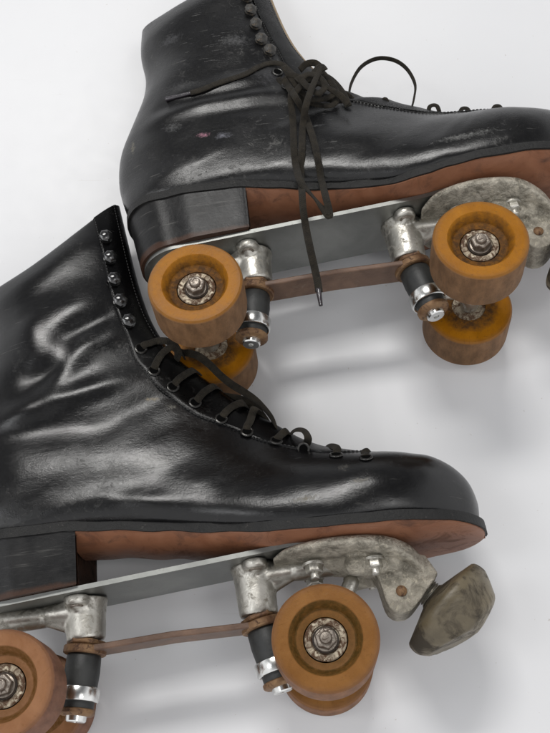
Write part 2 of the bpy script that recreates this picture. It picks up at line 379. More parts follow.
def boot_mesh(kind):
    bm = bmesh.new(); NV = 56; N = len(SEC); grid = []
    for i in range(N):
        row = []
        for side in (1, -1):
            js = range(NV + 1) if side > 0 else range(NV - 1, 0 if SEC[i][4] <= .01 else -1, -1)
            for j in js:
                v = .5 - .5 * math.cos(PI * j / NV); row.append((j, side, v))
        grid.append([bm.verts.new(boot_pt(kind, i, v, s)) for j, s, v in [(j, s, v) for j, s, v in row]] if False else
                    {(j, s): bm.verts.new(boot_pt(kind, i, v, s)) for j, s, v in row})
    def V(i, j, s):
        g = grid[i]
        if (j, s) in g: return g[(j, s)]
        return g[(j, 1)]
    for i in range(N - 1):
        for s in (1, -1):
            for j in range(NV):
                q = []
                for v in (V(i, j, s), V(i + 1, j, s), V(i + 1, j + 1, s), V(i, j + 1, s)):
                    if v not in q: q.append(v)
                if len(q) > 2: bm.faces.new(q)
        q = []
        for v in (V(i, 0, 1), V(i, 0, -1), V(i + 1, 0, -1), V(i + 1, 0, 1)):
            if v not in q: q.append(v)
        if len(q) > 2:
            try: bm.faces.new(q)
            except ValueError: pass
    loop = [V(N - 1, j, 1) for j in range(NV + 1)] + [V(N - 1, j, -1) for j in range(NV - 1, -1, -1) if V(N - 1, j, -1) is not V(N - 1, j, 1)]
    bm.faces.new(loop)
    # the open cuff: fold the leather over and run it down inside
    prev = [V(0, j, 1) for j in range(NV + 1)] + [V(0, j, -1) for j in range(NV - 1, 0, -1)]
    cx = sum(v.co.x for v in prev) / len(prev); cy = sum(v.co.y for v in prev) / len(prev)
    dn = Vector((.12, -1, 0)).normalized()
    for dist, th in ((0, 2.6), (12, 2.8), (70, 3.)):
        cur = []
        for v0 in [V(0, j, 1) for j in range(NV + 1)] + [V(0, j, -1) for j in range(NV - 1, 0, -1)]:
            c = v0.co; t = (c.x - cx) / 55
            cur.append(bm.verts.new((cx + (c.x - cx) * (1 - th / 52), c.y - (c.x - cx) * .0 + (0 if dist else .6), c.z * (1 - th / 24)) + dn * dist if False else
                       Vector((cx + (c.x - cx) * (1 - th / 52), cy + (c.y - cy) * (1 - th / 52) + (0 if dist else .4), c.z * (1 - th / 24))) + dn * dist))
        n = len(prev)
        for k in range(n): bm.faces.new((prev[k], prev[(k + 1) % n], cur[(k + 1) % n], cur[k]))
        prev = cur
    bm.faces.new(prev)
    return bm
def front_len(i):
    s = SEC[i]; return math.hypot(s[2] - s[0], s[3] - s[1])
def fac_w(i):
    fx = SEC[i][2]; fu = SEC[i][3]
    return lerp_tab([(78, 21), (85, 20), (95, 21), (110, 27), (130, 33), (150, 34), (175, 27), (205, 17), (232, 6)], fx)
IEND = max(i for i in range(len(SEC)) if SEC[i][2] < 232)
def facing_mesh(kind, side=1):
    """raised eyestay that runs down the front edge and over the instep"""
    bm = bmesh.new(); K = 12; top = []; 
    for i in range(0, IEND + 1):
        L = front_len(i); w = fac_w(i); r = []
        for k in range(K + 1):
            t = k / K; v = 1 - (w * (1 - t) + .9 * t) / L
            edge = min(1, t / .10) * min(1, (1 - t) / .06) if 0 < t < 1 else 0
            p = boot_pt(kind, i, v, side, 1.25 * min(1, (IEND - i) / 12) * (edge ** .5) - (.4 if edge == 0 else 0)); r.append(bm.verts.new(p))
        top.append(r)
    for a, b in zip(top, top[1:]):
        for k in range(K): bm.faces.new((a[k], a[k + 1], b[k + 1], b[k]))
    ret = bmesh.ops.solidify(bm, geom=bm.faces[:], thickness=1.2)
    return bm
def polyline_stitches(bm, P, step=2.6, ln=1.7, r=.32):
    acc = 0; d = [0]
    for a, b in zip(P, P[1:]): d.append(d[-1] + (b - a).length)
    def at(s):
        for k in range(len(P) - 1):
            if s <= d[k + 1]: return P[k].lerp(P[k + 1], (s - d[k]) / max(1e-6, d[k + 1] - d[k]))
        return P[-1]
    s = 0
    while s + ln < d[-1]:
        lathe(bm, at(s), at(s + ln) - at(s), [(0, r * .5), (ln * .2, r), (ln * .8, r), (ln, r * .5)], 6); s += step
def stitch_mesh(kind):
    bm = bmesh.new()
    for inset in (1.6, None):
        P = []
        for i in range(0, IEND - 2 if inset is None else 48):
            L = front_len(i); w = fac_w(i) - 1.8 if inset is None else 3.6
            P.append(boot_pt(kind, i, 1 - w / L, 1, 1.35))
        polyline_stitches(bm, P)
    P = [boot_pt(kind, 0, v / 40, 1, .12) + Vector((.2, -2.6, 0)) for v in range(3, 33)]
    polyline_stitches(bm, P)
    return bm
def slab(x0, x1, ufun_t, ufun_b, wfun, n=90, m=10, belly=0., front=None):
    """closed slab seen from above as a shoe sole: top/bottom heights and half width along x"""
    bm = bmesh.new(); T = []; B = []
    for i in range(n + 1):
        t = .5 - .5 * math.cos(PI * i / n); x = x0 + (x1 - x0) * t; w = max(.4, wfun(x)); a = []; b = []
        for j in range(-m, m + 1):
            q = j / m; z = w * math.sin(q * PI / 2); a.append(bm.verts.new((x, ufun_t(x), z)))
            b.append(bm.verts.new((x, ufun_b(x) - belly * (1 - q * q) , z)))
        T.append(a); B.append(b)
    for R_ in (T, B):
        for a, b in zip(R_, R_[1:]):
            for k in range(2 * m): bm.faces.new((a[k], a[k + 1], b[k + 1], b[k]))
    for i in range(n):
        for k in (0, 2 * m): bm.faces.new((T[i][k], T[i + 1][k], B[i + 1][k], B[i][k]))
    for i in (0, n):
        for k in range(2 * m): bm.faces.new((T[i][k], T[i][k + 1], B[i][k + 1], B[i][k]))
    return bm

# ------------------------------------------------------------------ plate, trucks, wheels
def plate_bot(x): return 50.2 + .062 * (x + 0)
def plate_w(x):
    if x < -14: t = max(0, min(1, (x + 38) / 24)); return 26 * math.sqrt(1 - (1 - t) ** 2)
    return lerp_tab([(-14, 26), (60, 26), (150, 26), (200, 31), (236, 30)], x)
LB = 179.8; HT = 55.7; TW = 32.3
def wheel_bm(inner=False):
    bm = bmesh.new(); h = TW / 2
    prof = [(-h, 11.5), (-h, 26.5), (-h + .5, 28.6), (-h + 2., 29.8), (-h + 4, 30), (h - 3.5, 30), (h - 1.6, 29.8), (h - .5, 29.0), (h, 28.4),
            (h, 21.0), (h - .35, 20.6), (h - 6.8, 17.3), (h - 7.2, 16.6), (h - 7.6, 12.6)]
    rings = []; n = 96
    for t, r in prof:
        rings.append([bm.verts.new((r * math.cos(2 * PI * k / n), r * math.sin(2 * PI * k / n), t)) for k in range(n)])
    rings.append(rings[0])
    for a, b in zip(rings, rings[1:]):
        for k in range(n): bm.faces.new((a[k], a[(k + 1) % n], b[(k + 1) % n], b[k]))
    return bm
def bearing_bm():
    bm = bmesh.new(); h = TW / 2
    lathe(bm, (0, 0, 0), (0, 0, 1), [(-h + 1.2, 0), (-h + 1.2, 11.45), (h - 9, 11.45), (h - 8.2, 11.9), (h - 7.6, 11.9), (h - 7.2, 11.3), (h - 7.2, 8.4), (h - 8.2, 7.9), (h - 8.2, 0)], 64)
    return bm
def wheel(parent, x, side, mat, rz):
    w = link('wheel', wheel_bm(), mat, parent, loc=(x, 0, side * (HT - TW / 2)), angle=24)
    w.rotation_euler = (0 if side > 0 else PI, 0, rz)
    h = TW / 2
    link('bearing', bearing_bm(), 'bearing', w, angle=30)
    bm = bmesh.new(); lathe(bm, (0, 0, h - 8.3), (0, 0, 1), [(0, 0), (0, 7.6), (1.2, 7.4), (1.2, 0)], 40)
    link('grease_ring', bm, 'grease', w, angle=30)
    bm = bmesh.new(); lathe(bm, (0, 0, h - 7.2), (0, 0, 1), [(0, 0), (0, 6.7), (.7, 6.7), (.9, 6.2), (.9, 0)], 40); hexnut(bm, (0, 0, h - 6.4), (0, 0, 1), 6.2, 5.2)
    lathe(bm, (0, 0, h - 1.6), (0, 0, 1), [(0, 3.6), (1.6, 3.5), (2.6, 2.9), (2.9, 0)], 28)
    link('axle_nut', bm, 'nut', w, bevel=.35, angle=30)
    return w
def truck(parent, mirror, arm_bits):
    """mirror = 1 for the rear truck (column ahead of the axle), -1 for the front one"""
    X = (lambda x: x) if mirror == 1 else (lambda x: LB - x)
    base = plate_bot(X(36))
    top = Vector((X(37), base, 0)); low = Vector((X(36.8), 27.5, 0)); k = Vector((-.19 * mirror, -.98, 0)).normalized()
    bm = bmesh.new()
    d = low - top; L = d.length
    lathe(bm, top, d, [(0, 14.5), (2.5, 13.9), (5, 13.3), (9, 12.7), (L - 2, 11.9), (L, 11.3)], 40)
    for s in (1, -1):
        lathe(bm, (X(35), base, s * 14), (0, -1, 0), [(0, 7.6), (4.6, 7.2), (6, 5.8)], 28)
        capsule(bm, (X(37), base - 7, s * 2), (X(35), base - 3, s * 12), 7, 5.5)
    capsule(bm, (X(34), base - 7, 0), (X(10), base - 6.5, 0), 9, 6, (1, 1, 1.3))
    capsule(bm, (X(33), base - 15, 0), (X(14), base - 8, 0), 6.5, 5, (1, 1, 1.1))
    capsule(bm, (X(10), base - 7.0, 0), (X(-22), base - 6, 0), 6.2, 7.5, (1, 1, 1.6))
    lathe(bm, (X(-24), base, 0), (0, -1, 0), [(0, 11), (5, 10.5), (9, 9), (13, 6)], 28)
    t = link('truck_bracket', bm, 'cast', parent, remesh=.8, smooth_it=7)
    for s in (1, -1):
        bm = bmesh.new(); lathe(bm, (X(35), base - 5.2, s * 14), (0, -1, 0), [(0, 4.4), (1.2, 4.2), (1.8, 3.2), (1.0, 1.8), (1.0, 0)], 24)
        link('screw', bm, 'nut' if s > 0 else 'chrome', t, angle=40)
    # axle and its yoke
    bm = bmesh.new()
    capsule(bm, (X(0), 0, -13), (X(0), 0, 13), 7.4); capsule(bm, (X(0), 0, 0), (X(24), 1, 0), 7.5, 6); capsule(bm, (X(0), 2, 0), (X(-16), 30, 0), 7, 5)
    capsule(bm, (X(-16), 30, 0), (X(-22), 40, 0), 5, 5)
    lathe(bm, (X(0), 0, -23.2), (0, 0, 1), [(0, 6.0), (6, 6.8), (40.4, 6.8), (46.4, 6.0)], 32)
    y = link('truck_yoke', bm, 'cast', parent, remesh=.8, smooth_it=5)
    bm = bmesh.new(); lathe(bm, (X(0), 0, -HT + 8), (0, 0, 1), [(0, 3.9), (2 * HT - 16, 3.9)], 24); link('axle', bm, 'chrome', y, angle=30)
    # the stack on the kingpin
    def piece(name, mat, prof, par=parent, bev=None, a=35):
        bm = bmesh.new(); lathe(bm, low, k, prof, 48); return link(name, bm, mat, par, angle=a)
    bm = bmesh.new(); hexnut(bm, low - k * .5, k, 12.0, 3.8); cap = link('lock_nut', bm, 'rust', parent, bevel=.5, angle=30)
    piece('bar_ring', 'rust', [(3.2, 0), (3.2, 12.4), (3.8, 13.0), (7.4, 13.0), (8.0, 12.2), (8.0, 0)])
    cu = piece('cushion', 'rubber', [(7.9, 0), (7.9, 9.6), (9, 10.3), (18, 10.7), (27, 10.2), (27.6, 9.6), (27.6, 0)])
    piece('retaining_cup', 'chrome', [(26.6, 0), (26.6, 10.9), (27.2, 11.9), (28, 12.2), (34.2, 12.2), (35, 11.9), (35.3, 11.2), (34.6, 10.2), (33.5, 10.0), (33.5, 0)])
    piece('cushion', 'rubber', [(33, 0), (33, 9.9), (39, 9.7), (39.8, 9), (39.8, 0)])
    piece('washer', 'rust', [(39.2, 0), (39.2, 10.2), (39.8, 10.8), (41.8, 10.8), (42.4, 10.3), (43.2, 9.2), (43.4, 0)])
    bm = bmesh.new(); lathe(bm, low, k, [(43.2, 0), (43.2, 6.3), (46.0, 6.1), (46.7, 5.4), (46.7, 1.9), (45.2, 1.7), (45.2, 0)], 40)
    link('kingpin_bolt', bm, 'chrome', parent, angle=30)
    return t

BRK = [(160, 55), (166, 59.5), (178, 62), (193, 61.5), (223, 59), (238, 57), (247, 50), (257, 34), (249, 27), (237, 17.5), (230, 13.5), (223, 15), (219, 22), (219, 32), (214, 40), (203, 47), (171, 48), (162, 50)]
def toe_bracket(parent):
    bm = bmesh.new()
    # broad dome that hugs the sole
    prof = cr([(156, 58, 55.5, 18), (164, 60.5, 55, 30), (178, 62, 53.5, 37), (198, 62, 52, 40), (220, 60.5, 49, 37), (236, 57, 43, 26), (245, 50, 35, 16), (251.5, 39, 30, 12)], 4)
    rows = []
    for x, t, b, w in prof:
        r = []
        for k in range(24):
            a = 2 * PI * k / 24; c, s = math.cos(a), math.sin(a)
            r.append(bm.verts.new((x, (t + b) / 2 + (t - b) / 2 * math.copysign(abs(s) ** .55, s), w * math.copysign(abs(c) ** .75, c))))
        rows.append(r)
    for a, b in zip(rows, rows[1:]):
        for k in range(24): bm.faces.new((a[k], a[(k + 1) % 24], b[(k + 1) % 24], b[k]))
    bm.faces.new(rows[0]); bm.faces.new(rows[-1])
    # clamp lug with the stop's thread
    lug = [(214, 52), (248, 48), (254, 35.5), (247, 28), (238.5, 19.5), (236, 17.3), (233.3, 15.6), (230, 14.7), (226.7, 14.8), (223.7, 16.2), (221.4, 18.6), (220, 22), (218, 36)]
    prism(bm, lug, -13, 13)
    capsule(bm, (205, 46, 20), (240, 44, 8), 7, 5); capsule(bm, (205, 46, -20), (240, 44, -8), 7, 5)
    capsule(bm, (178, 54, 0), (214, 48, 0), 5.5, 6.5, (1, 1, 2))
    t = link('toe_stop_bracket', bm, 'crust', parent, remesh=.9, smooth_it=6)
    for (x, u, z, r) in ((180, 49.5, 17, 5.4), (216, 46.5, 20, 5.4), (180, 49.5, -17, 5.4), (216, 46.5, -20, 5.4)):
        bm = bmesh.new(); hexnut(bm, (x, u, z), (0, -1, .12), r, 4.6); lathe(bm, (x, u - 4.4, z), (0, -1, .12), [(0, 2.7), (3.4, 2.6), (3.8, 2.0), (3.8, 0)], 20)
        lathe(bm, (x, u + .5, z), (0, -1, .12), [(-1, 6.8), (.9, 6.6)], 24)
        link('bolt', bm, 'cast', t, bevel=.35, angle=30)
    bm = bmesh.new(); lathe(bm, (230, 28, 12), (0, 0, 1), [(0, 3.4), (1.6, 3.3), (2.4, 2.4), (2.7, 0)], 24); link('pin', bm, 'rust', t, angle=40)
    return t
def toe_stop(parent):
    d = Vector((.65, -.76, .02)).normalized(); p = Vector((244.7, 30.2, 0))
    bm = bmesh.new()
    lathe(bm, p, d, [(7, 0), (7, 9), (7.6, 9.6)] + [(7.6 + 6.2 * q / 6, 10 + 20.8 * q / 6) for q in range(7)] + [(14.8, 31.7), (16.4, 32.3), (19, 32.5), (21.5, 32.2)] + [(22.8 + 12.4 * q / 5, 31.7 - 6.6 * q / 5) for q in range(6)] + [(36.8, 23.4), (38.2, 20.4), (39.6, 14), (40.6, 7), (41, 0)], 64)
    bmesh.ops.subdivide_edges(bm, edges=[], cuts=0)
    for v in bm.verts:
        q = v.co - p
        v.co += q.normalized() * (.7 * noise.noise(v.co / 16) + .25 * noise.noise(v.co / 5))
        if v.co.y < -9.5 + (v.co.x - 240) * .31: v.co.y = -9.5 + (v.co.x - 240) * .31 + .25 * noise.noise(v.co / 4)
    o = link('toe_stop', bm, 'stop', parent, angle=75)
    bm = bmesh.new(); pr = []
    for k in range(13): pr += [(-7 + k * 1.5, 8.6), (-7 + k * 1.5 + .75, 7.4)]
    lathe(bm, p, d, [(-7, 0)] + pr + [(12.2, 0)], 32); link('stem', bm, 'cast', o, angle=70)
    return o

def hook_bm():
    bm = bmesh.new()
    lathe(bm, (0, 0, 0), (0, 0, 1), [(0, 4.6), (.6, 4.6), (.9, 3.4), (1.2, 2.5), (3.0, 2.4)], 24)
    # the little domed, faceted cap bent over towards the cuff
    lathe(bm, (0, .2, 2.6), (-.18, .12, 1), [(0, 2.6), (.4, 4.3), (1.1, 4.9), (2.3, 3.5), (3.0, 1.2), (3.0, 0)], 7)
    return bm
def eyelet_bm():
    bm = bmesh.new(); R, r = 3.5, .85; n, m = 28, 8; G_ = []
    for i in range(n):
        a = 2 * PI * i / n
        G_.append([bm.verts.new(((R + r * math.cos(b)) * math.cos(a), (R + r * math.cos(b)) * math.sin(a), r * .8 * math.sin(b))) for b in [2 * PI * j / m for j in range(m)]])
    for i in range(n):
        for j in range(m): bm.faces.new((G_[i][j], G_[(i + 1) % n][j], G_[(i + 1) % n][(j + 1) % m], G_[i][(j + 1) % m]))
    return bm
def disc_bm(r):
    bm = bmesh.new(); lathe(bm, (0, 0, -.5), (0, 0, 1), [(0, 0), (0, r), (.9, r), (.9, 0)], 24); return bm

def ribbon(bm, P, width=4.6, thick=1.3, twist=None, up=(0, 0, 1), taper=None):
    """flat braided lace swept along P; its flat side faces `up` unless twisted"""
    Q = [Vector(p) for p in cr([tuple(p) for p in P], 7)]; uvl = bm.loops.layers.uv.verify(); n = 12; R = []; acc = 0
    for i, p in enumerate(Q):
        t = (Q[min(i + 1, len(Q) - 1)] - Q[max(i - 1, 0)]); t = t.normalized() if t.length > 1e-6 else Vector((1, 0, 0))
        f = i / (len(Q) - 1); a = 0
        if twist: a = lerp_tab(twist, f)
        upv = Vector(up); s = upv.cross(t)
        if s.length < .15: s = Vector((1, .3, 0)).cross(t)
        s.normalize()
        if i and prev_s.dot(s) < 0 and not twist: pass
        prev_s = s; b = t.cross(s); s2 = s * math.cos(a) + b * math.sin(a); b2 = b * math.cos(a) - s * math.sin(a)
        if i: acc += (p - Q[i - 1]).length
        w = width * (1 if not taper else lerp_tab(taper, f)) / 2
        ring = [(bm.verts.new(p + s2 * w * math.copysign(abs(math.cos(2 * PI * k / n)) ** .8, math.cos(2 * PI * k / n)) + b2 * thick / 2 * math.copysign(abs(math.sin(2 * PI * k / n)) ** .7, math.sin(2 * PI * k / n))), acc, math.cos(2 * PI * k / n)) for k in range(n)]
        R.append(ring)
    for a, b in zip(R, R[1:]):
        for k in range(n):
            q = (a[k], a[(k + 1) % n], b[(k + 1) % n], b[k]); f = bm.faces.new([x[0] for x in q])
            for lp, x in zip(f.loops, q): lp[uvl].uv = (x[1] * .62, x[2] * width * .30)
    bm.faces.new([x[0] for x in R[0]]); bm.faces.new([x[0] for x in R[-1]])

# ------------------------------------------------------------------ shared chassis
def chassis(root, mats, kind):
    global KIND
    KIND = kind
    h = link('heel', slab(-46, 40, lambda x: feather(x) - .3, lambda x: 53.6 + .062 * x, lambda x: plan(x) + 1.6), 'heel', root, bevel=1., angle=30)
    for v in h.data.vertices:                                       # the heel tapers in towards the plate
        t = max(0, min(1, (.094 - v.co.y) / .040)); v.co.x = v.co.x + .007 * t * max(0, min(1, (.040 - v.co.x) / .08)) - .001 * t; v.co.z *= 1 - .10 * t
        if v.co.x > .030: v.co.x -= .006 * max(0, 1 - (v.co.z / .03) ** 2) * (1 if v.co.x > .0375 else 0)
    bm = bmesh.new(); K = 12; rows = []
    for j in range(9):
        u = 91.3 - (91.3 - 56.5) * j / 8; rows.append([bm.verts.new((40.3 - .1 * j - 5.9 * max(0, 1 - (q / K) ** 2), u, (30.2 - .35 * j) * q / K)) for q in range(-K, K + 1)])
    for a, b in zip(rows, rows[1:]):
        for k in range(2 * K): bm.faces.new((a[k], a[k + 1], b[k + 1], b[k]))
    bmesh.ops.solidify(bm, geom=bm.faces[:], thickness=.8)
    link('heel_breast', bm, 'breast', h)
    link('welt', slab(-47.2, 290.5, lambda x: feather(x) + .8, lambda x: feather(x) - 5.2, lambda x: plan(x - (1.5 if x > 100 else -1.3)) + 2.3 * min(1, max(0, (x + 47.5) / 8) ** .5), m=14), 'welt', root, bevel=1.1, angle=30)
    bel = lambda x: 1
    o = link('outsole', slab(36, 289, lambda x: feather(x) - 3.5, lambda x: feather(x) - 5.9, lambda x: plan(x - .5) + .6, m=16), 'sole', root, angle=40)
    for v in o.data.vertices:                                       # the sole bellies down in the middle
        x = v.co.x / S
        if v.co.y / S < feather(x) - 4.7:
            q = min(1, abs(v.co.z / S) / (plan(x) + .5)); v.co.y -= S * lerp_tab([(36, 7), (90, 7.5 if kind == 'lower' else 4), (130, 6 if kind == 'lower' else 1), (200, 4), (288, 1)], x) * (1 - q ** 2.2)
    link('sole_plate', slab(-38, 186, lambda x: plate_bot(x) + 3., plate_bot, plate_w), 'plate', root, bevel=.5, angle=30)
    truck(root, 1, None); truck(root, -1, None)
    # flat bar between the two kingpins
    bm = bmesh.new(); a = Vector((42, 21.4)); b = Vector((LB - 43, 21.4))
    prism(bm, [(36, 19.4), (50, 19.6), (LB / 2, 20.6), (LB - 50, 19.6), (LB - 36, 19.4), (LB - 36, 23.2), (LB - 50, 23.4), (LB / 2, 24.4), (50, 23.4), (36, 23.2)], -10.5, 10.5)
    link('brace_bar', bm, 'bar', root, bevel=.8, angle=30)
    toe_bracket(root); toe_stop(root)
    k = 0
    for x in (0, LB):
        for s in (1, -1):
            wheel(root, x, s, mats[k], .7 + 1.3 * k); k += 1

# ------------------------------------------------------------------ placing (the poses were measured against the photograph)
def rodr(v):
    a = Vector(v); return Matrix.Rotation(a.length, 3, a.normalized())
NRM = Vector((-.04, .359, 0)); NRM.z = math.sqrt(1 - NRM.length_squared)
XA = (Vector((1, 0, 0)) - NRM * NRM.x).normalized(); YA = NRM.cross(XA)
RC = Matrix((XA, YA, NRM))                                           # camera axes -> world axes
POSE = {'upper': ((-.503995, -.0369583, .148041), (-45.834, 25.874, -669.241)), 'lower': ((-.440697, -.0177613, .139854), (-147.637, -197.130, -596.373))}
TABLE_H = -679.0                                                     # table height along NRM, from the camera
def pose(kind):
    r, t = POSE[kind]
    R = RC @ rodr(r); T = RC @ Vector(t); T.z -= TABLE_H
    return Matrix.Translation(T * S) @ R.to_4x4()
def skate(kind, label):
    root = bpy.data.objects.new('roller_skate', None); C.objects.link(root); root.empty_display_size = .03
    root.matrix_world = pose(kind)
    tag(root, label, 'roller skate', 'pair of old quad roller skates')
    return root

# ------------------------------------------------------------------ build
roots = {}
roots['upper'] = skate('upper', 'scuffed black roller skate with knotted laces hanging down over its sole plate')
chassis(roots['upper'], ['amber', 'amber', 'amber', 'amber'], 'upper')
roots['lower'] = skate('lower', 'black roller skate showing its whole rounded toe and brown toe stop')
chassis(roots['lower'], ['rose', 'rose', 'tan', 'tan'], 'lower')
BV = {}
def add_boot(kind):
    root = roots[kind]; bm = boot_mesh(kind)
    b = link('boot', bm, kind, root)
    b.data.set_sharp_from_angle(angle=math.radians(60))
    f = link('facing', facing_mesh(kind), kind, b, angle=50)
    f2 = link('facing', facing_mesh(kind, -1), kind, b, angle=50)
    link('stitching', stitch_mesh(kind), 'thread', b)
    vs = []; ps = []
    for o in (b, f):
        n = len(vs); vs += [v.co / S for v in o.data.vertices]; ps += [[i + n for i in p.vertices] for p in o.data.polygons]
    BV[kind] = BVHTree.FromPolygons(vs, ps)
    return b
def surf(kind, x, u):
    h = BV[kind].ray_cast(Vector((x, u, 200)), Vector((0, 0, -1)))
    if h[0] is None:
        h = BV[kind].find_nearest(Vector((x, u, 0)))
    return h[0], h[1] if h[1].z > 0 else -h[1]
def add_tongue(kind, mat):
    bm = bmesh.new(); rows = []
    for i in range(0, 60, 3):
        bx, bu, fx, fu = SEC[i][:4]; d = Vector((fx - bx, fu - bu)).normalized(); t = .9 if i < 36 else max(.1, .9 - (i - 36) * .05)
        p = Vector((fx, fu)); k = 3 if i else 2.5
        rows.append([bm.verts.new((*(p + d * a * t - d * (6 if a < 0 else 0)), z)) for a, z in ((-1, 7), (.3, 6), (1, 2.5), (1, -2.5), (.3, -6), (-1, -7))])
    for a, b in zip(rows, rows[1:]):
        for k in range(6): bm.faces.new((a[k], a[(k + 1) % 6], b[(k + 1) % 6], b[k]))
    bm.faces.new(rows[0]); bm.faces.new(rows[-1])
    link('tongue', bm, mat, boots[kind], angle=50)
boots = {k: add_boot(k) for k in ('upper', 'lower')}
add_tongue('upper', 'lining')
def seat(name, bmf, mat, kind, x, u, par, lift=0.):
    p, n = surf(kind, x, u)
    o = link(name, bmf, mat, par, angle=30)
    o.location = (p + n * lift) * S; o.rotation_mode = 'QUATERNION'; o.rotation_quaternion = n.to_track_quat('Z', 'Y')
    return o
HOOKS = {'lower': [(69, 301), (71, 283), (73, 264), (76, 246), (81, 229)], 'upper': [(63, 280), (64, 264), (66, 247), (68, 230), (73, 218)]}
EYES = {'lower': [(87.8, 208.5), (95.3, 190.5), (106.6, 177.5), (119.7, 164.3), (135.2, 150.8), (150.6, 139.4), (168.1, 130.4), (184.8, 121.5), (203.3, 110.7), (220.5, 104.1)],
        'upper': [(76, 194), (81, 178)]}
for kind in ('lower', 'upper'):
    for x, u in HOOKS[kind]: seat('hook', hook_bm(), 'hook' if kind == 'lower' else 'worn', kind, x, u, boots[kind])
    for x, u in EYES[kind]:
        e = seat('eyelet', eyelet_bm(), 'eyelet', kind, x, u, boots[kind], .6)
        link('hole', disc_bm(3.2), 'void', e, angle=30)  # solid black disc, its colour standing for the shade inside the eyelet
